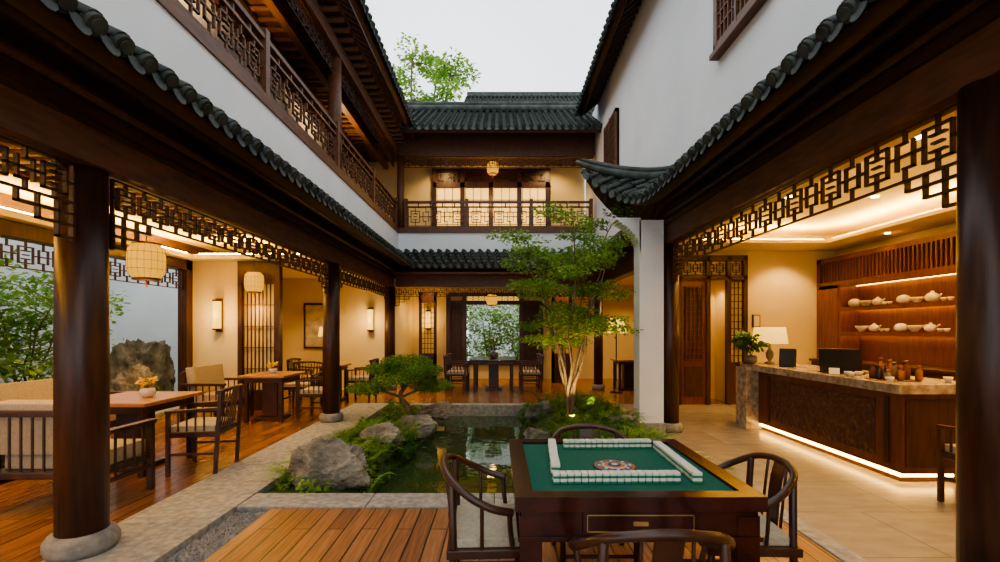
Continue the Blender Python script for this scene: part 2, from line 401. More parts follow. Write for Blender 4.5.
while y < 11.6: m.tube([(-4.1, y, 6.05), (-2.3, y, 6.05)], .04, MW, 8); y += .24
for x in (-3.1, -3.6): m.box(x - .06, -2.5, 5.86, x + .06, 12.9, 6.0, MW)
m.obj('ceiling_balcony')
m = MB(); m.box(-4.3, -2.5, 3.97, -4.1, 13.2, 6.1, WHITE)
for y in (1.5, 5.5, 9.3): m.box(-4.1, y - .7, 3.97, -4.05, y + .7, 5.6, DW); grid(m, 'Y', -4.04, y - .65, y + .65, 4.4, 5.55, 8, 8)
m.obj('wall_left_upper')
roof('upper_tiled_roof', line((-2.0, -2, 6.22), (-2.0, 12.4, 6.22)), line((-4.3, -2, 7.9), (-4.3, 13.2, 7.9)), 80, woodm=MW)
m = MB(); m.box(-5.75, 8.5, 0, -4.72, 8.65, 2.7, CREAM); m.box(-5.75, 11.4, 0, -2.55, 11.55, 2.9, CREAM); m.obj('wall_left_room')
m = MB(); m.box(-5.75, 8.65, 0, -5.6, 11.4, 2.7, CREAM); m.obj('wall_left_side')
m = MB()
m.box(-5.75, -2.5, 3.04, -2.6, 11.6, 3.14, CEIL)
m.box(-5.85, -2.6, 2.66, -5.752, 11.6, 3.2, DW2)
m.box(-5.75, -2.6, 2.78, -2.76, -2.5, 3.04, CEIL)
m.box(-5.75, -2.5, 2.7, -5.4, 11.39, 2.78, CEIL); m.box(-3.0, -2.5, 2.7, -2.78, 11.39, 2.78, MW)
m.box(-5.4, 8.25, 2.7, -3.0, 11.39, 2.78, CEIL)
y = -2.4
while y < 7.6: m.box(-4.7, y, 2.98, -3.3, y + .07, 3.04, MW); y += .18
m.box(-4.75, -2.5, 2.96, -4.7, 7.6, 3.04, MW); m.box(-3.3, -2.5, 2.96, -3.25, 7.6, 3.04, MW)
m.obj('ceiling')
m = MB(); m.box(-5.5, -2, 2.782, -5.44, 8.2, 2.80, LEDH); m.box(-5.3, 8.29, 2.782, -3.1, 8.35, 2.80, LEDH); m.box(-2.98, -2, 2.782, -2.93, 7.9, 2.80, LEDH); m.obj('cove_light_strip')
m = MB(); m.box(-4.72, 8.48, 0, -4.64, 8.6, 2.69, DW); m.box(-4.06, 8.48, 0, -3.96, 8.6, 2.69, DW); m.box(-4.64, 8.48, 2.3, -4.06, 8.6, 2.69, DW); m.box(-4.64, 8.48, 0, -4.06, 8.6, .35, DW)
m.box(-4.64, 8.56, .35, -4.06, 8.58, 2.3, CREAM); grid(m, 'X', 8.52, -4.63, -4.07, .36, 2.29, 8, 5, t=.012)
m.obj('lattice_screen')
m = MB()
m.box(-4.72, 11.36, 1.0, -3.95, 11.4, 2.1, DW); m.box(-4.67, 11.35, 1.05, -4.0, 11.37, 2.05, PAPER); m.obj('framed_painting')
def sconce(x, y, z, dx=0):
    m = MB(); m.box(-.06, -.03, -.3, .06, 0, .3, MW); m.lathe((0, -.09, -.24), [(.07, 0), (.07, .48)], SCON, 16)
    m.lathe((0, -.09, -.27), [(.074, 0), (.074, .03)], DW, 16); m.lathe((0, -.09, .24), [(.074, 0), (.074, .03)], DW, 16)
    m.obj('wall_sconce', (x, y, z))
    l = bpy.data.lights.new('sconce_light', 'POINT'); l.energy = 13; l.color = (1, .60, .2); l.shadow_soft_size = .1
    o = bpy.data.objects.new('sconce_light', l); bpy.context.scene.collection.objects.link(o); o.location = (x, y - .3, z)
sconce(-5.05, 8.5, 1.72); sconce(-3.1, 11.4, 1.7); sconce(-2.1, 14.0, 1.75)
m = MB()
for y in (-1.5, 3.6, 8.42): m.box(-5.7, y - .08, 0, -5.54, y + .08, 2.7, DW)
m.box(-5.7, -2.5, 2.52, -5.54, 8.49, 2.69, DW)
for a, b_ in ((-1.4, 3.5), (3.7, 8.33)):
    fret(m, 'Y', -5.62, a, b_, 2.18, 2.5)
m.box(-5.72, -2.5, 0, -5.52, 8.49, .1, STONE)
m.obj('garden_opening_frame')
m = MB(); m.box(-9.2, -3, -.4, -9.0, 11, 3.6, WHITE); m.box(-9.0, 10.8, -.4, -5.86, 11, 3.6, WHITE); m.obj('wall_garden')

# ================================================================= BACK BUILDING
m = MB(); m.box(-2.5, 11.36, 2.5, 2.5, 11.56, 2.76, MW); m.box(-2.48, 11.5, 2.76, 2.4, 11.62, 3.2, DW2); m.obj('beam_back')
simple('wall_back', -2.49, 11.62, 3.2, 2.37, 11.8, 3.93, WHITE)
roof('lower_tiled_eave', line((-2.05, 10.72, 2.95), (2.1, 10.72, 2.95)), line((-2.5, 11.62, 3.42), (2.36, 11.62, 3.42)), 24)
m = MB(); m.box(-2.48, 11.58, 3.85, 2.37, 13.0, 3.97, MW); m.obj('balcony_floor')
m = MB(); m.box(-4.1, 13.0, 3.97, 2.37, 13.15, 7.4, CREAM); m.obj('wall_back_upper')
m = MB(); m.box(-1.85, 12.94, 3.97, 1.42, 12.99, 5.9, DW); m.box(-1.72, 12.92, 4.3, 1.3, 12.94, 5.4, WING)
for i in range(5): x = -1.78 + i * 3.12 / 4; m.box(x - .06, 12.88, 3.97, x + .06, 12.94, 5.9, DW)
m.box(-1.8, 12.88, 5.36, 1.4, 12.93, 5.5, DW); fret(m, 'X', 12.9, -1.7, 1.3, 5.5, 5.8)
for i in range(4): grid(m, 'X', 12.9, -1.7 + i * .78, -1.06 + i * .78, 4.35, 5.35, 3, 3)
m.obj('window_1')
m = MB(); m.box(-2.48, 11.62, 5.75, 2.36, 11.82, 6.5, MW); m.box(-2.4, 11.82, 6.0, 2.37, 13.0, 6.08, MW); m.obj('beam_upper_back')
roof('upper_tiled_roof', line((-3.9, 10.85, 6.15), (2.9, 10.85, 6.15)), line((-3.9, 13.3, 7.65), (2.9, 13.3, 7.65)), 38, ridge=True, woodm=MW)
roof('distant_tiled_roof', line((-1.6, 21.6, 11.8), (5.2, 21.6, 11.8)), line((-1.6, 23.5, 13.1), (5.2, 23.5, 13.1)), 34, ridge=True)
simple('distant_building', -1.4, 22.2, -.5, 4.9, 23.8, 11.8, WHITE)
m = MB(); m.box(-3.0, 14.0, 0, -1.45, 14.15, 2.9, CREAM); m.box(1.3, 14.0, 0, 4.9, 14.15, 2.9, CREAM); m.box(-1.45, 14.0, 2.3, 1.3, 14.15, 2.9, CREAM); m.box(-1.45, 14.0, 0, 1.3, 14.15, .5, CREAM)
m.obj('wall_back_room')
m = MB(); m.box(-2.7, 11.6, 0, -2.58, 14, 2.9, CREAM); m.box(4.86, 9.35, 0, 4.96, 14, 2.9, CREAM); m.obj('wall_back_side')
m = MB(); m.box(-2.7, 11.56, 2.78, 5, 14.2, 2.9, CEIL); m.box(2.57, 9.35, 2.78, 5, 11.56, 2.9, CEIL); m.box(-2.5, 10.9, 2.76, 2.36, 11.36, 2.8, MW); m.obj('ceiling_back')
m = MB()
for x in (-1.5, -1.02, .66, 1.25): m.box(x - .06, 13.88, 0, x + .06, 13.99, 2.5, DW)
m.box(-1.5, 13.9, 2.2, 1.3, 13.99, 2.32, DW); m.box(-1.5, 13.9, .42, 1.3, 13.99, .55, DW); m.box(-1.5, 13.9, 2.45, 1.3, 13.99, 2.55, DW)
m.box(-1.0, 13.94, 2.3, .66, 13.97, 2.47, WING); fret(m, 'X', 13.92, -1.0, .66, 2.32, 2.45, t=.012)
m.box(-1.45, 13.95, .5, -1.05, 13.99, 2.3, DW2); m.box(.7, 13.95, .5, 1.2, 13.99, 2.3, DW2)
grid(m, 'X', 13.93, -1.43, -1.08, .6, 2.2, 4, 10); grid(m, 'X', 13.93, .72, 1.18, .6, 2.2, 4, 10)
m.obj('window_2')
m = MB()
for x0, x1 in ((-2.2, -1.72), (1.45, 2.0)):
    m.box(x0, 12.9, 0, x0 + .07, 13, 2.5, DW); m.box(x1 - .07, 12.9, 0, x1, 13, 2.5, DW); m.box(x0, 12.9, 2.2, x1, 13, 2.5, DW); m.box(x0, 12.9, 0, x1, 13, .8, DW)
    grid(m, 'X', 12.95, x0 + .07, x1 - .07, .8, 2.2, 4, 10)
m.obj('lattice_partition')

# ================================================================= RIGHT BUILDING
m = MB(); m.box(2.37, -2.5, 2.68, 2.56, 6.87, 2.93, MW); m.box(2.34, -2.5, 2.93, 2.58, 6.87, 2.97, DW2); m.box(2.36, -2.5, 2.97, 2.54, 6.87, 3.4, DW2)
m.tube([(2.33, -2.5, 3.24), (2.33, 6.6, 3.24)], .075, DW, 12); m.tube([(2.33, -2.5, 3.05), (2.33, 6.6, 3.05)], .035, DW, 10)
m.box(2.37, 6.9, 2.5, 2.56, 11.36, 3.4, DW2); m.obj('beam_right')
simple('wall_right', 2.38, -2.5, 3.4, 2.6, 12.9, 6.95, WHITE)
m = MB(); m.box(1.98, 6.62, 0, 2.32, 6.9, 3.0, WHITE)
for k in range(16):
    a = k / 15; m.box(1.985 - .34 * (a ** 2.2), 6.62, 2.55 + .03 * k, 2.0, 6.9, 2.582 + .03 * k, WHITE)
m.box(1.93, 6.57, 0, 2.33, 6.95, .14, STONE)
m.obj('pillar_white')
def Er(s):
    y = -2 + 9.3 * s
    if y < 5.6: return Vector((1.86, y, 3.13))
    t = (y - 5.6) / 1.7; return Vector((1.86 - .56 * t ** 2.2, y, 3.13 + .82 * t ** 2.4))
def Tr(s):
    y = -2 + 9.3 * s
    if y < 6.3: return Vector((2.37, y, 3.46))
    u = (y - 6.3) / 1.0; return Vector((2.37 - 1.07 * u ** 1.2, y, 3.5 + .45 * u ** 1.8))
def hip(m):
    pts = [Tr((8.3 + 1.0 * k / 12) / 9.3) + Vector((0, 0, .05 + .02 * k / 12)) for k in range(13)]
    pts.append(Vector((1.22, 7.4, 4.1)))
    m.tube(pts, [.07] * 8 + [.065, .06, .055, .05, .04, .025], TILE, 8)
    m.tube([p + Vector((0, 0, .08)) for p in pts[:-1]], [.045] * 8 + [.04, .04, .035, .03, .015], TILE, 8)
    n = 7
    for i in range(n + 1):
        u = i / n; p = Tr((8.3 + 1.0 * (1 - u) * .98) / 9.3); x = p.x; t = max(0, (2.37 - x) / 1.07)
        q = Vector((x, 7.32, 3.13 + .8 * t ** 2.4))
        m.tube([p, q], .045, TILE, 8)
        if i < n:
            u2 = (i + 1) / n; p2 = Tr((8.3 + 1.0 * (1 - u2) * .98) / 9.3); t2 = max(0, (2.37 - p2.x) / 1.07); q2 = Vector((p2.x, 7.32, 3.13 + .8 * t2 ** 2.4))
            m.add([p, p2, q2, q], [(0, 1, 2, 3)], TILE)
            dz = Vector((0, 0, -.06)); m.add([p + dz, p2 + dz, q2 + dz, q + dz], [(0, 1, 2, 3)], DW2)
roof('flying_tiled_eave', Er, Tr, 56, extra=hip, endr=lambda s: 1 - .35 * max(0, (s - .85) / .15))
roof('lower_tiled_eave', line((2.0, 7.45, 2.95), (2.0, 10.75, 2.95)), line((2.36, 7.45, 3.25), (2.36, 10.75, 3.25)), 19)
roof('upper_tiled_roof', line((1.85, -2, 6.63), (1.85, 11.3, 6.63)), line((3.8, -2, 8.2), (3.8, 11.3, 8.2)), 74)
def wallwin(y0, y1, z0, z1, nm):
    m = MB(); m.box(2.34, y0, z0, 2.37, y1, z1, DW)
    for a in (y0, y1 - .07): m.box(2.3, a, z0, 2.375, a + .07, z1, MW)
    for a in (z0, z1 - .07): m.box(2.3, y0, a, 2.375, y1, a + .07, MW)
    m.box(2.28, y0 - .05, z0 - .05, 2.375, y1 + .05, z0, MW)
    n = 2
    for k in range(n):
        a = y0 + .07 + (y1 - y0 - .14) * k / n; b_ = y0 + .07 + (y1 - y0 - .14) * (k + 1) / n
        grid(m, 'Y', 2.32, a, b_, z0 + .07, z1 - .07, 5, 8, mat=MW); bar(m, 'Y', 2.32, b_, z0, b_, z1, .04, .05, MW)
    m.obj(nm)
wallwin(4.1, 5.05, 4.42, 5.7, 'window_3'); wallwin(9.3, 10.35, 4.6, 5.85, 'window_4')
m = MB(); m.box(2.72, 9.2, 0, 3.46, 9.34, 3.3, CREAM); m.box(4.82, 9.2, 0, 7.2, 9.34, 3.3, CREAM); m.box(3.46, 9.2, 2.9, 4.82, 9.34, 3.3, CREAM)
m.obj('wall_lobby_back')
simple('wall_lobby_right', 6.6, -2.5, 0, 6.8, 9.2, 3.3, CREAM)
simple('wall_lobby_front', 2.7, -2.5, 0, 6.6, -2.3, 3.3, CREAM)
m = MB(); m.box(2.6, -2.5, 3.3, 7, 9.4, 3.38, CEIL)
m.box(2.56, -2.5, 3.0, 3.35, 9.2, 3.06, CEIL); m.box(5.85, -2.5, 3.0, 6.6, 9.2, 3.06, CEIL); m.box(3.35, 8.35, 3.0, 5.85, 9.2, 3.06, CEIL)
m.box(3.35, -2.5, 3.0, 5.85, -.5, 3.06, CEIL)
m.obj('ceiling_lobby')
m = MB(); m.box(5.9, -.4, 3.062, 5.96, 8.3, 3.075, LEDH); m.box(3.4, 8.41, 3.062, 5.8, 8.47, 3.075, LEDH); m.box(3.25, -.4, 3.062, 3.31, 8.3, 3.075, LEDH); m.obj('cove_light_strip')
m = MB()
for x in (4.0, 5.2):
    for y in (2.5, 4.5, 6.5): m.lathe((x, y, 3.285), [(.045, 0), (.045, .014)], DOWN, 16)
for y in (4.5, 6, 7.5): m.lathe((6.2, y, 2.99), [(.035, 0), (.035, .009)], DOWN, 16)
m.obj('recessed_downlights')
m = MB()
for x in (3.46, 4.02, 4.42, 4.74): m.box(x, 9.1, 0, x + .08, 9.2, 2.88, DW)
m.box(3.46, 9.1, 2.8, 4.82, 9.2, 2.9, DW); m.box(3.46, 9.1, 2.42, 4.82, 9.2, 2.5, DW)
m.box(3.54, 9.18, 2.5, 4.74, 9.2, 2.8, CREAM); fret(m, 'X', 9.15, 3.56, 4.72, 2.52, 2.79, t=.014)
m.box(3.54, 9.14, 0, 4.02, 9.2, 2.42, REDW); m.box(3.6, 9.12, .15, 3.96, 9.15, .75, DW); m.box(3.6, 9.12, .85, 3.96, 9.13, 2.3, DW); grid(m, 'X', 9.11, 3.62, 3.94, .87, 2.28, 4, 12, mat=REDW)
m.box(4.5, 9.16, 0, 4.74, 9.19, .8, DW); m.box(4.5, 9.18, .8, 4.74, 9.195, 2.42, CREAM); grid(m, 'X', 9.15, 4.5, 4.74, .82, 2.4, 3, 12)
m.obj('door_1')
m = MB(); m.box(3.9, 9.9, 0, 4.6, 9.94, 2.5, CREAM); m.box(3.95, 9.36, 0, 3.99, 9.9, 2.5, CREAM); m.box(4.55, 9.36, 0, 4.59, 9.9, 2.5, CREAM); m.obj('wall_vestibule')
m = MB(); m.box(4.95, 9.17, 1.5, 5.1, 9.2, 1.75, DW); m.box(4.97, 9.165, 1.52, 5.08, 9.175, 1.73, CREAM); m.obj('small_picture_frame')
m = MB(); m.box(6.55, 3.0, 0, 6.6, 9.15, 2.8, REDW); m.box(6.2, 3.0, 2.72, 6.6, 9.15, 2.8, REDW); m.box(6.2, 9.07, .0, 6.6, 9.17, 2.8, REDW)
m.box(6.2, 3.0, 2.26, 6.6, 9.1, 2.34, REDW); m.box(6.25, 3.0, 2.34, 6.28, 9.1, 2.72, DW)
y = 3.05
while y < 9.05: m.box(6.2, y, 2.34, 6.24, y + .035, 2.72, REDW); y += .075
for z in (1.82, 1.38): m.box(6.22, 3.0, z, 6.55, 9.1, z + .04, REDW); m.box(6.22, 3.0, z - .035, 6.235, 9.1, z, REDW)
m.box(6.2, 3.0, 2.22, 6.215, 9.1, 2.26, REDW)
for y in (3.4, 5.3, 8.55): m.box(6.21, y, .9, 6.55, y + .05, 2.28, REDW)
m.box(6.2, 8.6, .9, 6.5, 9.07, 2.28, REDW)
m.box(6.05, 3.0, 0, 6.55, 9.1, .86, DW); m.box(6.0, 3.0, .86, 6.56, 9.1, .9, DW)
for z in (1.82, 2.26, 1.38): m.box(6.25, 3.0, z - .01, 6.28, 8.55, z, LEDS); m.box(6.5, 3.0, z - .01, 6.525, 8.55, z, LEDS)
m.obj('display_shelf')
def bowls(row):
    m = MB(); z = row; y = 3.7; k = 0
    while y < 8.45:
        q_ = R.uniform(.85, 1.1); c = (6.37, y, z)
        P = lambda pr: [(a * q_, b_ * q_) for a, b_ in pr]
        if k % 4 == 0:
            m.lathe(c, P([(.04, 0), (.08, .03), (.09, .08), (.06, .12), (.02, .14), (.02, .16)]), PORC, 16); m.tube([(6.37, y - .08, z + .06), (6.37, y - .14, z + .11)], .012, PORC, 6)
            m.tube(smooth([(6.37, y + .07, z + .1), (6.37, y + .13, z + .09), (6.37, y + .08, z + .04)], 4), .008, PORC, 6)
        elif k % 4 == 1: m.lathe(c, P([(.035, 0), (.05, .02), (.09, .07), (.10, .1), (.08, .09)]), PORC, 16)
        elif k % 4 == 2: m.lathe(c, P([(.05, 0), (.09, .04), (.09, .09), (.07, .12), (.03, .14)]), PORC, 16)
        else:
            for dy in (-.05, .05): m.lathe((6.33, y + dy, z), [(.02, 0), (.035, .03), (.04, .055), (.03, .05)], PORC, 14)
        y += R.uniform(.235, .275); k += 1
        if abs(y - 5.325) < .15: y += .18
    return m.obj('teaware')
bowls(1.86); bowls(1.42)
m = MB()
m.box(3.84, 4.5, 0.0, 4.35, 6.85, .1, DW); m.box(3.78, 4.4, .1, 4.4, 6.85, .86, REDW)
for y in (4.55, 6.55): m.box(3.76, y, .16, 3.79, y + .05, .8, DW)
m.box(3.77, 4.72, .2, 3.79, 6.5, .76, CARV)
m.box(3.8, 4.385, .16, 4.35, 4.4, .8, DW)
m.box(3.6, 6.85, 0, 4.5, 7.15, .9, MARBLE)
m.box(3.66, 4.3, .86, 4.5, 7.15, .95, MARBLE)
m.box(3.79, 4.44, .06, 3.82, 6.84, .09, LEDD); m.box(3.82, 4.44, .06, 4.3, 4.47, .09, LEDD)
m.box(4.45, 4.5, .6, 5.0, 6.9, .64, REDW)
m.box(4.95, 4.5, 0, 5.0, 6.9, .6, REDW)
m.obj('reception_desk', bevel=.006)
m = MB(); m.box(-.22, -.14, 0, .22, .13, .016, BLACK); m.obox((0, .17, .145), (.40, .012, .29), BLACK, Matrix.Rotation(-.25, 3, 'X')); m.obj('laptop', (4.03, 5.5, .951), math.pi / 2 + .75)
m = MB(); m.box(-.09, -.08, 0, .09, .08, .02, BLACK); m.obox((0, 0, .13), (.19, .07, .23), BLACK, Matrix.Rotation(.15, 3, 'X')); m.obj('payment_terminal', (3.9, 6.35, .951), 2.4, bevel=.006)
m = MB()
for k, (x, y, h, mt) in enumerate([(3.84, 4.64, .10, CLAY), (3.93, 4.60, .14, GLASSB), (4.02, 4.66, .19, REDW), (4.11, 4.60, .15, GLASSB), (3.84, 4.75, .14, BLACK), (3.93, 4.73, .20, GLASSB), (4.02, 4.78, .17, CLAY), (4.11, 4.74, .19, REDW), (3.87, 4.87, .15, REDW), (3.97, 4.89, .21, GLASSB), (4.07, 4.9, .16, GLASSB)]):
    m.lathe((x, y, .955), [(.026, 0), (.03, .015), (.03, h * .6), (.014, h * .78), (.014, h * .88), (.018, h * .88), (.018, h)], mt, 14)
m.lathe((3.97, 4.74, .951), [(.22, 0), (.22, .004)], DW, 24)
m.obj('condiment_bottle_tray')
m = MB()
for (x, y) in ((3.76, 5.02), (3.8, 5.12), (3.74, 4.5), (4.3, 4.5), (3.92, 5.12)): m.lathe((x, y, .951), [(.02, 0), (.035, .03), (.037, .05), (.03, .048)], PORC, 14)
m.obj('tea_cups')
m = MB(); m.obox((0, 0, .035), (.1, .008, .07), IVORY, Matrix.Rotation(-.3, 3, 'X')); m.obj('card_stand', (3.78, 5.3, .953), -.5)
m = MB()
for k in range(8): m.lathe((6.2 + .1 * (k % 2), 4.9 + k * .22, .902), [(.04, 0), (.04, .12), (.015, .16), (.015, .22)], BLACK if k % 2 else GLASSB, 12)
m.obj('counter_bottles')
def table_lamp(x, y, z, s=1, shade=.17, name='table_lamp', e=14):
    m = MB(); m.lathe((0, 0, 0), [(.07, 0), (.07, .02), (.02, .04), (.05, .1), (.055, .16), (.02, .22), (.012, .34)], CLAY, 18)
    m.lathe((0, 0, .3), [(shade, 0), (shade * .86, .24)], LAMP, 28)
    m.obj(name, (x, y, z))
    l = bpy.data.lights.new(name + '_bulb', 'POINT'); l.energy = e; l.color = (1, .62, .22); l.shadow_soft_size = .1
    o = bpy.data.objects.new(name + '_bulb', l); bpy.context.scene.collection.objects.link(o); o.location = (x, y, z + .68)
table_lamp(4.02, 6.98, .951, shade=.24)
m = MB(); m.lathe((0, 0, 0), [(.14, 0), (.14, .02), (.015, .03), (.015, 1.4)], BLACK, 18); m.lathe((0, 0, 1.38), [(.24, 0), (.15, .34)], LAMP, 26); m.obj('floor_lamp', (2.72, 10.9, 0))
m = MB(); m.lathe((0, 0, 0), [(.14, 0), (.14, .02), (.015, .03), (.015, 1.3)], BLACK, 18); m.lathe((0, 0, 1.3), [(.13, 0), (.09, .22)], LAMP, 26); m.obj('floor_lamp', (-4.1, 11.0, 0))

# ================================================================= lanterns
def lantern(x, y, z, r, h, top, e=10):
    m = MB()
    m.lathe((0, 0, -h / 2), [(r * .72, 0), (r * .95, h * .14), (r, h * .35), (r, h * .65), (r * .95, h * .86), (r * .72, h)], LANT, 24)
    for k in range(18):
        a = k * math.pi / 9; pr = [(r * .73, 0), (r * .96, h * .14), (r * 1.01, h * .35), (r * 1.01, h * .65), (r * .96, h * .86), (r * .73, h)]
        m.tube([(q * math.cos(a), q * math.sin(a), -h / 2 + zz) for q, zz in pr], .0015, MW, 4)
    for zz in (.25, .5, .75):
        m.lathe((0, 0, -h / 2 + h * zz), [(r * 1.012, 0), (r * 1.012, .003)], MW, 24)
    m.lathe((0, 0, h / 2), [(r * .74, 0), (r * .74, .02), (.02, .03)], MW, 20); m.lathe((0, 0, -h / 2 - .02), [(r * .74, 0), (r * .74, .02)], MW, 20)
    m.tube([(0, 0, h / 2), (0, 0, top - z)], .006, BLACK, 5); m.tube([(0, 0, -h / 2 - .02), (0, 0, -h / 2 - .1)], .008, ORC, 5)
    m.obj('hanging_lantern', (x, y, z))
    l = bpy.data.lights.new('lantern_bulb', 'POINT'); l.energy = e; l.color = (1, .56, .18); l.shadow_soft_size = .12
    o = bpy.data.objects.new('lantern_bulb', l); bpy.context.scene.collection.objects.link(o); o.location = (x, y, z - h / 2 - .3)
lantern(-3.6, 4.8, 2.15, .165, .34, 3.03); lantern(-4.35, 8.35, 2.3, .16, .34, 2.7)
lantern(-.18, 11.95, 2.22, .14, .26, 2.78); lantern(-.16, 12.0, 5.58, .15, .28, 6.0, 30)

# ================================================================= furniture
def ming_chair():
    m = MB(); rail = smooth([(-.255, .1, .62), (-.275, 0, .65), (-.26, -.10, .70), (-.19, -.19, .76), (-.08, -.225, .785), (0, -.23, .79), (.08, -.225, .785), (.19, -.19, .76), (.26, -.10, .70), (.275, 0, .65), (.255, .1, .62)], 5)
    m.tube(rail, .018, CHW, 10)
    for sx in (-1, 1):
        m.tube([(sx * .22, .2, 0), (sx * .22, .2, .45)], .018, CHW, 8)
        m.tube([(sx * .23, -.18, 0), (sx * .22, -.17, .45), (sx * .20, -.18, .755)], .018, CHW, 8)
        m.tube(smooth([(sx * .235, .1, .46), (sx * .24, .09, .54), (sx * .257, .085, .625)], 4), .012, CHW, 8)
        m.tube([(sx * .24, -.04, .46), (sx * .27, -.04, .67)], .009, CHW, 8)
        m.tube([(sx * .22, .2, .16), (sx * .23, -.18, .16)], .011, CHW, 6)
        m.tube([(sx * .09, -.18, .46), (sx * .085, -.215, .78)], .008, CHW, 6)
    m.tube([(-.22, .2, .1), (.22, .2, .1)], .012, CHW, 6); m.tube([(-.23, -.18, .2), (.23, -.18, .2)], .011, CHW, 6)
    sp = smooth([(0, -.18, .46), (0, -.19, .58), (0, -.205, .7), (0, -.228, .78)], 4)
    for a, b_ in zip(sp[:-1], sp[1:]):
        m.add([a + Vector((-.05, 0, 0)), a + Vector((.05, 0, 0)), b_ + Vector((.05, 0, 0)), b_ + Vector((-.05, 0, 0)), a + Vector((-.05, -.012, 0)), a + Vector((.05, -.012, 0)), b_ + Vector((.05, -.012, 0)), b_ + Vector((-.05, -.012, 0))],
              [(0, 1, 2, 3), (7, 6, 5, 4), (0, 3, 7, 4), (1, 5, 6, 2)], CHW)
    m.box(-.25, -.2, .41, .25, .225, .45, CHW)
    m.box(-.22, -.17, .45, .22, .2, .49, CUSH)
    return m
ch = ming_chair().obj('round_back_chair', (-.05, 2.38, .0), -math.pi / 2 + .05, bevel=.006)
inst(ch, (1.20, 2.40, 0), math.pi / 2 - .05); inst(ch, (.55, 1.745, 0), 0); inst(ch, (.6, 3.0, 0), math.pi)
def slat_chair():
    m = MB()
    for sx in (-1, 1):
        m.box(sx * .27 - .018, .2, 0, sx * .27 + .018, .236, .64, CHW); m.obox((sx * .27, -.24, .42), (.036, .036, .85), CHW, Matrix.Rotation(.06, 3, 'X'))
        m.obox((sx * .27, -.01, .65), (.05, .5, .028), CHW, Matrix.Rotation(-.06, 3, 'X'))
        m.box(sx * .27 - .012, -.2, .2, sx * .27 + .012, .21, .225, CHW)
        for k in range(4): m.box(sx * .27 - .008, -.12 + k * .08, .44, sx * .27 + .008, -.105 + k * .08, .645, CHW)
    m.tube(smooth([(-.28, -.23, .82), (-.15, -.285, .84), (0, -.3, .845), (.15, -.285, .84), (.28, -.23, .82)], 4), .02, CHW, 8)
    for k in range(9): x = -.22 + k * .055; m.tube([(x, -.2, .43), (x, -.285 + abs(x) * .12, .84)], .008, CHW, 6)
    m.box(-.28, -.23, .38, .28, .235, .43, CHW); m.box(-.25, -.2, .43, .25, .22, .49, CUSH)
    return m
sc = slat_chair().obj('slat_back_armchair', (-3.1, 4.95, 0), math.pi / 2 + .15, bevel=.006)
inst(sc, (-2.98, 7.75, 0), math.pi / 2); inst(sc, (-2.84, 9.75, 0), math.pi / 2); inst(sc, (4.0, 3.75, 0), 0)
inst(sc, (-3.6, 8.62, 0), math.pi); inst(sc, (-4.02, 9.8, 0), -math.pi / 2)
inst(sc, (-1.0, 11.1, 0), -math.pi / 2); inst(sc, (.75, 11.1, 0), math.pi / 2); inst(sc, (-1.0, 11.9, 0), -math.pi / 2); inst(sc, (.75, 11.9, 0), math.pi / 2)
inst(sc, (3.78, 11.5, 0), math.pi / 2)
def loveseat(w):
    m = MB(); h = w / 2
    for sx in (-1, 1):
        m.box(sx * h - .025, .28, 0, sx * h + .025, .33, .62, CHW); m.box(sx * h - .025, -.33, 0, sx * h + .025, -.28, .80, CHW); m.box(sx * h - .035, -.33, .6, sx * h + .035, .35, .64, CHW)
        m.box(sx * h - .015, -.28, .2, sx * h + .015, .28, .24, CHW)
        for k in range(5): m.box(sx * h - .01, -.2 + k * .1, .24, sx * h + .01, -.18 + k * .1, .6, CHW)
    m.box(-h, -.32, .77, h, -.285, .82, CHW); m.box(-h, -.32, .28, h, -.3, .34, CHW); m.box(-h, .29, .26, h, .32, .34, CHW); m.box(-h, -.3, .28, h, .3, .33, CHW)
    k = -h + .1
    while k < h - .05: m.box(k, -.318, .34, k + .02, -.3, .77, CHW); k += .09
    n = max(1, round(w / .65))
    for k in range(n):
        a = -h + .04 + (w - .08) * k / n; b_ = -h + .04 + (w - .08) * (k + 1) / n
        m.box(a + .006, -.2, .33, b_ - .006, .31, .46, CUSH); m.obox(((a + b_) / 2, -.2, .67), (b_ - a - .012, .13, .42), CUSH, Matrix.Rotation(.12, 3, 'X'))
    return m
l1 = loveseat(.85).obj('wooden_loveseat', (-3.6, 3.98, 0), 0, bevel=.012)
l2 = loveseat(2.0).obj('long_sofa', (-5.05, 5.2, 0), -math.pi / 2, bevel=.02)
inst(l1, (-4.5, 7.55, 0), -math.pi / 2)
m = MB(); m.obox((0, 0, 0), (.34, .1, .28), ORC, Matrix.Rotation(.35, 3, 'X')); m.obj('throw_pillow', (-3.65, 4.03, .62), 0, bevel=.04, seg=4)
def dtable(w, d, h, top=TEAK):
    m = MB(); m.box(-w / 2, -d / 2, h - .04, w / 2, d / 2, h, top); m.box(-w / 2 + .06, -d / 2 + .06, h - .12, w / 2 - .06, d / 2 - .06, h - .04, CHW)
    for sx in (-1, 1):
        for sy in (-1, 1): m.box(sx * (w / 2 - .09) - .03, sy * (d / 2 - .09) - .03, 0, sx * (w / 2 - .09) + .03, sy * (d / 2 - .09) + .03, h - .1, CHW)
    m.box(-.12, -.12, .05, .12, .12, h - .1, CHW); m.box(-.2, -.2, 0, .2, .2, .05, CHW)
    return m
dtable(.86, .9, .74).obj('dining_table', (-3.86, 5.0, 0), bevel=.008)
dtable(.72, .8, .74).obj('dining_table', (-3.7, 7.7, 0), bevel=.008)
dtable(.5, .7, .74).obj('dining_table', (-3.42, 9.75, 0), bevel=.008)
dtable(1.05, 1.3, .76, MAH).obj('dining_table', (-.13, 11.5, 0), bevel=.008)
dtable(.7, .7, .74).obj('dining_table', (3.15, 11.5, 0), bevel=.008)
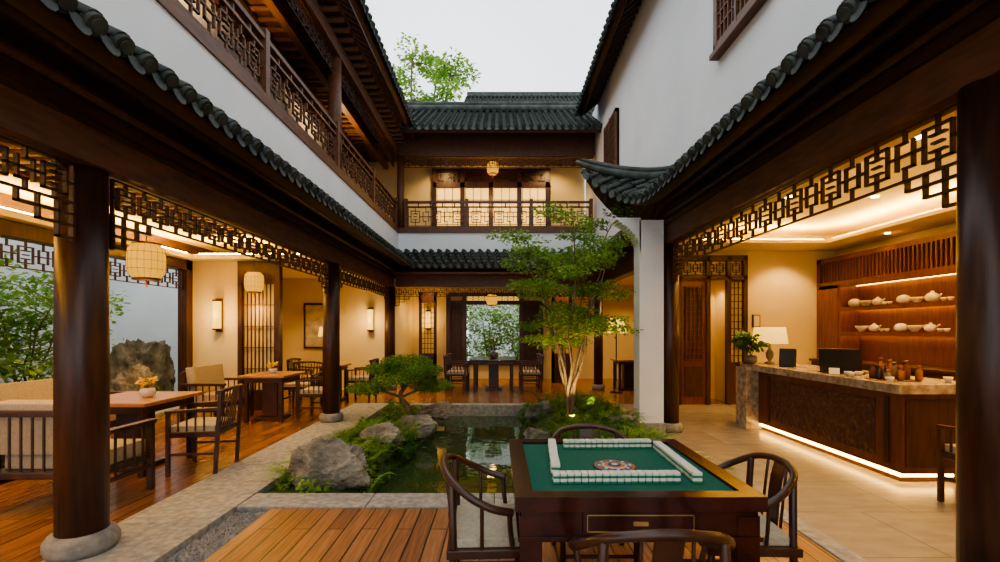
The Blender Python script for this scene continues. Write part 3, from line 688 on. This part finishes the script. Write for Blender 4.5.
# ---- mahjong table
m = MB(); X0, X1, Y0, Y1, H = .064, 1.07, 1.87, 2.87, .785; F = .075
m.box(X0, Y0, H - .06, X0 + F, Y1, H, MAH); m.box(X1 - F, Y0, H - .06, X1, Y1, H, MAH); m.box(X0 + F, Y0, H - .06, X1 - F, Y0 + F, H, MAH); m.box(X0 + F, Y1 - F, H - .06, X1 - F, Y1, H, MAH)
m.box(X0 + F, Y0 + F, H - .05, X1 - F, Y1 - F, H - .014, FELT)
m.box(X0 + .025, Y0 + .025, .62, X1 - .025, Y1 - .025, H - .05, MAH); m.box(X0 + .012, Y0 + .012, .6, X1 - .012, Y1 - .012, .62, MAH)
for x in (X0 + .02, X1 - .11):
    for y in (Y0 + .02, Y1 - .11):
        m.box(x, y, .5, x + .09, y + .09, .7, MAH); m.obox((x + .045, y + .045, .27), (.07, .07, .46), MAH, Matrix.Identity(3)); m.box(x + .005, y + .005, 0, x + .085, y + .085, .05, MAH)
cx = (X0 + X1) / 2
m.box(cx - .23, Y0 + .012, .632, cx + .23, Y0 + .026, .72, MAH)
for (a, b_, c_, d_) in ((cx - .215, .640, cx + .215, .644), (cx - .215, .706, cx + .215, .710), (cx - .215, .640, cx - .211, .710), (cx + .211, .640, cx + .215, .710)): m.box(a, Y0 + .008, b_, c_, Y0 + .013, d_, GOLD)
m.box(cx - .03, Y0 + .004, .667, cx + .03, Y0 + .013, .683, GOLD)
c = (.575, 2.34, H - .014)
m.lathe(c, [(.108, 0), (.108, .004)], BLACK, 40); m.lathe(c, [(.098, .004), (.098, .0055)], ORC, 40); m.lathe(c, [(.090, .0055), (.090, .0065)], TBLUE, 40); m.lathe(c, [(.062, .0065), (.062, .0075)], PORC, 40); m.lathe(c, [(.054, .0075), (.054, .0085)], ORC, 8); m.lathe(c, [(.034, .0085), (.034, .011)], TBLUE, 12); m.lathe(c, [(.016, .011), (.016, .013)], IVORY, 12)
for k in range(16):
    a = k * math.pi / 8; m.lathe((c[0] + .076 * math.cos(a), c[1] + .076 * math.sin(a), c[2] + .0065), [(.008, 0), (.008, .002)], ORC if k % 2 else IVORY, 8)
m.obj('mahjong_table', bevel=.008)
def tilewall(p, ang, n, layers=2):
    m = MB(); w = .0315
    for k in range(n):
        for L in range(layers):
            x = (k - n / 2) * w; z = L * .025; j = R.uniform(-.002, .002)
            m.box(x + .0016, -.021 + j, z, x + w - .0016, .021 + j, z + .0105, TGREEN); m.box(x + .0016, -.021 + j, z + .0105, x + w - .0016, .021 + j, z + .0245, IVORY)
    m.obj('mahjong_tile_wall', (p[0], p[1], H - .0135), ang, bevel=.002)
tilewall((.52, 2.09), .02, 18); tilewall((.62, 2.70), .02, 16); tilewall((.285, 2.46), math.pi / 2 - .08, 17); tilewall((.885, 2.37), math.pi / 2 - .03, 19)

# ================================================================= plants
def cloud(m, c, rad, n, L, mat, rnd, flat=.5, W=.28):
    c = Vector(c)
    for _ in range(n):
        d = Vector((rnd.gauss(0, 1), rnd.gauss(0, 1), rnd.gauss(0, 1))).normalized(); q = rnd.random() ** .4
        p = c + Vector((d.x * rad[0] * q, d.y * rad[1] * q, d.z * rad[2] * q))
        dr = Vector((d.x + rnd.gauss(0, .6), d.y + rnd.gauss(0, .6), rnd.gauss(0, .4) - .15)).normalized()
        nr = Vector((rnd.gauss(0, flat), rnd.gauss(0, flat), 1)).normalized()
        l = L * rnd.uniform(.6, 1.25); m.leaf(p, dr, nr, l, l * W, mat)
def tree(name, base, h, spread, stems, nl, L, leaf, seed, r0=.03, cr=.32, clear=.4, lean=(0, 0), flat=.18):
    rnd = random.Random(seed); m = MB(); tips = []
    for i in range(stems):
        a = i * 6.283 / stems + rnd.uniform(-.4, .4); sp = spread * rnd.uniform(.35, .8); hh = h * rnd.uniform(.75, 1.0)
        pts = []
        for k in range(8):
            t = k / 7
            pts.append(Vector((math.cos(a) * sp * t ** 1.4 + lean[0] * t + rnd.uniform(-.03, .03) * min(h, 4) * .5 * (k > 0), math.sin(a) * sp * t ** 1.4 + lean[1] * t + rnd.uniform(-.03, .03) * min(h, 4) * .5 * (k > 0), hh * t)))
        sm = smooth(pts, 3); n = len(sm); m.tube(sm, [r0 * (1 - .85 * q / n) for q in range(n)], BARK, 7)
        for k in range(int(n * clear), n, 1 if stems < 4 else 2):
            p = sm[k]; b_ = rnd.uniform(0, 6.28); ln = spread * rnd.uniform(.3, .75) * (1.1 - .5 * k / n)
            q = p + Vector((math.cos(b_) * ln, math.sin(b_) * ln, ln * rnd.uniform(.0, .5))); md = p.lerp(q, .5) + Vector((0, 0, ln * .1))
            m.tube([p, md, q], [r0 * .35, r0 * .22, r0 * .08], BARK, 5); tips += [q, md]
        tips.append(sm[-1])
    for t in tips: cloud(m, t, (cr * rnd.uniform(.7, 1.2), cr * rnd.uniform(.7, 1.2), cr * flat * rnd.uniform(.7, 1.5)), int(nl / len(tips)), L, leaf, rnd)
    return m.obj(name, base)
tree('courtyard_maple_tree', (1.08, 7.15, .05), 3.25, 1.15, 7, 12500, .065, LF1, 11, r0=.030, cr=.29, clear=.42, flat=.22)
tree('background_tree', (-3.15, 17.0, -.1), 13.0, 2.0, 5, 7500, .17, LF1, 6, r0=.13, cr=.75, clear=.66, flat=.4)
tree('garden_shrub_tree', (-7.0, 5.0, -.05), 2.3, 1.3, 6, 7000, .11, LF3, 3, r0=.024, cr=.38, clear=.3, flat=.4)
tree('garden_shrub_tree', (-7.3, 7.2, -.05), 2.5, 1.5, 6, 5500, .10, LF1, 4, r0=.024, cr=.36, clear=.35, flat=.35)
tree('garden_shrub_tree', (-7.3, 2.6, -.05), 2.4, 1.1, 5, 4000, .13, LF3, 8, r0=.02, cr=.35, clear=.3, flat=.4)
for i, x in enumerate((-1.5, -.4, .7, 1.6)): tree('garden_shrub_tree', (x, 16.8 + .6 * (i % 2), -.04), 2.6, .9, 5, 2600, .12, LF1, 20 + i, r0=.02, cr=.4, clear=.15, flat=.6)
rnd = random.Random(2); m = MB(); tr = smooth([(0, 0, -.05), (.08, .02, .2), (-.05, 0, .42), (.06, .05, .62), (0, 0, .82)], 4); m.tube(tr, [.05 * (1 - .6 * k / len(tr)) for k in range(len(tr))], BARK, 8)
for (x, y, z, r) in [(-.55, 0, .55, .36), (.45, .1, .58, .36), (-.05, -.15, .72, .38), (.02, .2, .97, .42), (-.33, .15, .84, .32), (.33, -.1, .84, .32)]:
    m.tube([(0, 0, z * .7), (x * .6, y * .6, z - .06), (x, y, z - .03)], [.025, .018, .008], BARK, 6)
    cloud(m, (x, y, z), (r, r, .12), 1700, .05, LF2, rnd, 1.5, .1)
    cloud(m, (x, y, z), (r, r, .1), 1100, .045, LF1, rnd, .8, .2)
m.obj('cloud_pruned_pine', (-1.55, 7.6, -.03))
def clump(m, c, n, h, rnd, mat, spread=.5, w=.008):
    c = Vector(c)
    for _ in range(n):
        a = rnd.uniform(0, 6.283); s = spread * rnd.uniform(.3, 1) * h; hh = h * rnd.uniform(.6, 1.1); d = Vector((math.cos(a), math.sin(a), 0)); sd = Vector((-d.y, d.x, 0)) * w * rnd.uniform(.7, 1.4)
        o = c + d * rnd.uniform(0, .03); p1 = o + d * s * .35 + Vector((0, 0, hh * .75)); p2 = o + d * s + Vector((0, 0, hh * .8))
        m.add([o - sd, o + sd, p1 + sd, p1 - sd, p2], [(0, 1, 2, 3), (3, 2, 4)], mat)
rnd = random.Random(5); m = MB(); cnt = 0
while cnt < 450:
    x = rnd.uniform(-2.03, 2.0); y = rnd.uniform(4.28, 8.9)
    if cnt % 3 == 0: x = rnd.uniform(-2.03, -1.05); y = rnd.uniform(4.28, 6.6)
    z = bank(x, y)
    if z < -.19 or z > .5 : continue
    if -1.95 < x < -1.3 and 4.3 < y < 4.72: continue
    if x > 1.85 and 6.4 < y < 7.1: continue
    cnt += 1; k = rnd.random(); mt = rnd.choice([LF1, LF1, LF3, LF2])
    if k < .4: clump(m, (x, y, z - .01), 22, rnd.uniform(.1, .28), rnd, mt, .9, .006)
    elif k < .65: cloud(m, (x, y, z + .07), (.13, .13, .07), 70, .06, mt, rnd, .7, .35)
    else:
        for _ in range(10):
            a = rnd.uniform(0, 6.28); L = rnd.uniform(.18, .34)
            for q in range(9):
                t = (q + 1) / 10; p = Vector((x + math.cos(a) * L * t, y + math.sin(a) * L * t, z + L * .7 * math.sin(t * 2.2)))
                for sg in (-1, 1): m.leaf(p, Vector((-math.sin(a) * sg, math.cos(a) * sg, .1)).normalized(), Vector((0, 0, 1)), .06 * (1.1 - t), .012, mt)
m.obj('pond_bank_plants')
m = MB()
for _ in range(26):
    x = rnd.uniform(-1.1, .2); y = rnd.uniform(5.2, 8.6); r = rnd.uniform(.03, .06)
    if bank(x, y) > -.3: continue
    m.add([(x + r * math.cos(a * .7), y + r * math.sin(a * .7), -.194) for a in range(9)], [tuple(range(9))], LF3)
m.obj('lily_pads')
m = MB()
for _ in range(18): cloud(m, (rnd.uniform(-8.2, -6.2), rnd.uniform(1, 9.5), .16), (.4, .4, .28), 280, .09, rnd.choice([LF1, LF3]), rnd, .8, .3)
m.obj('garden_groundcover')
def rock(name, c, s, seed, mat=ROCK, rz=0, sink=.15):
    import bmesh
    bm = bmesh.new(); bmesh.ops.create_icosphere(bm, subdivisions=6 if mat is ROCK else 5, radius=1)
    o = Vector((seed * 7.3, seed * 3.1, seed))
    rq = random.Random(seed); planes = []
    for _ in range(13):
        v = Vector((rq.gauss(0, 1), rq.gauss(0, 1), rq.gauss(0, 1))).normalized(); planes.append((v, rq.uniform(.66, .95)))
    for v in bm.verts:
        p = v.co.normalized(); d = 1.15
        for pn, ds in planes:
            q = p.dot(pn)
            if q > .05: d = min(d, ds / q)
        d += .12 * noise.noise(p * 2.0 + o) - .16 * abs(noise.noise(p * 3.6 + o)) + .05 * noise.noise(p * 8 + o) - .08 * abs(noise.noise(p * 12 + o)) + .018 * noise.noise(p * 30 + o)
        q = p * d; q.z = max(q.z, -.55); v.co = Vector((q.x * s[0], q.y * s[1], q.z * s[2]))
    me = bpy.data.meshes.new(name); bm.to_mesh(me); bm.free(); me.materials.append(mat)
    ob = bpy.data.objects.new(name, me); bpy.context.scene.collection.objects.link(ob); ob.location = c; ob.rotation_euler = (0, 0, rz)
    return ob
rock('garden_rock', (-1.60, 4.52, .12), (.36, .28, .30), 1)
rock('garden_rock', (-1.45, 5.9, .04), (.30, .25, .21), 2); rock('garden_rock', (-1.2, 7.0, .0), (.32, .28, .2), 3); rock('garden_rock', (-1.1, 8.1, .02), (.35, .25, .2), 4)
rock('garden_rock', (1.68, 6.2, .15), (.25, .25, .2), 5, ROCKD); rock('garden_rock', (.75, 8.2, .02), (.3, .2, .2), 6, ROCKD); rock('garden_rock', (1.3, 5.6, .1), (.3, .2, .14), 7, ROCKD); rock('garden_rock', (.55, 6.6, -.05), (.2, .2, .14), 8, ROCKD)
rock('garden_rock', (-6.75, 8.9, .5), (.66, .45, 1.05), 9, ROCK); rock('garden_rock', (-6.35, 8.2, .15), (.42, .35, .6), 10, ROCK)
def pot(name, c, s, leaf, n=160, L=.09, rad=.16, vase=CLAY):
    m = MB(); m.lathe((0, 0, 0), [(.05 * s, 0), (.085 * s, .03 * s), (.09 * s, .09 * s), (.075 * s, .12 * s)], vase, 18); rr = random.Random(3)
    for k in range(6): a = k; m.tube([(0, 0, .1 * s), (math.cos(a) * rad * .6, math.sin(a) * rad * .6, .12 * s + rad * 1.2)], .004, BARK, 4)
    cloud(m, (0, 0, .12 * s + rad * 1.1), (rad, rad, rad * .7), n, L, leaf, rr, .7, .35); return m.obj(name, c)
pot('potted_plant', (3.74, 6.98, .951), 1, LF3, 300, .1, .2)
pot('flower_vase', (-3.7, 4.95, .741), .8, LFY, 60, .05, .07, PORC); pot('flower_vase', (-3.7, 7.7, .741), .7, LFY, 50, .05, .06, PORC)
pot('potted_plant', (-.13, 11.5, .761), 1.2, LF2, 300, .06, .22)

# ================================================================= lights
def spot(name, loc, tgt, e, ang=80, col=(1, .64, .26), blend=.6, rad=.05):
    l = bpy.data.lights.new(name, 'SPOT'); l.energy = e; l.color = col; l.spot_size = math.radians(ang); l.spot_blend = blend; l.shadow_soft_size = rad
    o = bpy.data.objects.new(name, l); bpy.context.scene.collection.objects.link(o); o.location = loc
    o.rotation_euler = (Vector(tgt) - Vector(loc)).to_track_quat('-Z', 'Y').to_euler()
for x in (4.0, 5.2):
    for y in (2.5, 4.5, 6.5): spot('ceiling_spot', (x, y, 3.26), (x, y, 0), 105, 120)
for y in (4.5, 6, 7.5): spot('shelf_spot', (6.2, y, 2.96), (6.35, y, 0), 60, 90)
for x, y in ((-4.3, 1.5), (-4.3, 3.5), (-4.2, 5.6), (-4.2, 7.3)): spot('ceiling_spot', (x, y, 2.95), (x, y, 0), 95, 130)
for x, y in ((-4.3, 9.8), (-3.3, 10.2)): spot('ceiling_spot', (x, y, 2.68), (x, y, 0), 95, 130)
for x, y in ((-1.8, 12.6), (0, 12.7), (1.8, 12.6), (3.2, 11.0), (3.6, 12.8)): spot('ceiling_spot', (x, y, 2.74), (x, y, 0), 75, 130)
spot('wall_fill_spot', (5.5, 8.5, 2.95), (5.5, 9.2, 1.2), 75, 100); spot('wall_fill_spot', (4.27, 9.5, 2.45), (4.27, 9.8, 1), 30, 110)  # added fill spots to brighten lobby back wall and vestibule, no fixtures modelled
for y in (2, 6, 10): spot('balcony_spot', (-3.4, y, 5.2), (-3.4, y, 7), 70, 140)
for x in (-1.5, 1.3): spot('balcony_spot', (x, 12.2, 5.95), (x, 12.9, 4.2), 65, 120)
spot('tree_uplight', (1.0, 6.5, .2), (1.08, 7.2, 1.3), 150, 70, (1, .66, .24)); spot('tree_uplight', (1.5, 7.6, .2), (1.2, 7.25, 1.6), 90, 70, (1, .66, .24))
w = bpy.data.worlds.new('overcast_sky'); bpy.context.scene.world = w; w.use_nodes = True; nt = w.node_tree; bg = nt.nodes['Background']
tc = N(nt, 'ShaderNodeTexCoord'); no = N(nt, 'ShaderNodeTexNoise', Scale=1.8, Detail=5.0); nt.links.new(tc.outputs['Generated'], no.inputs['Vector'])
r = N(nt, 'ShaderNodeValToRGB'); r.color_ramp.elements[0].color = (.60, .67, .73, 1); r.color_ramp.elements[1].color = (.90, .94, .98, 1); r.color_ramp.elements[0].position = .3; r.color_ramp.elements[1].position = .7
nt.links.new(no.outputs[0], r.inputs[0]); nt.links.new(r.outputs[0], bg.inputs[0]); bg.inputs[1].default_value = 2.15
cd = bpy.data.cameras.new('camera'); cam = bpy.data.objects.new('camera', cd); bpy.context.scene.collection.objects.link(cam)
cam.location = (0, 0, 1.45); cam.rotation_euler = (math.radians(90), 0, 0); cd.sensor_width = 36; cd.lens = 16.92; cd.shift_x = .001; cd.shift_y = .049; cd.clip_start = .05
bpy.context.scene.camera = cam
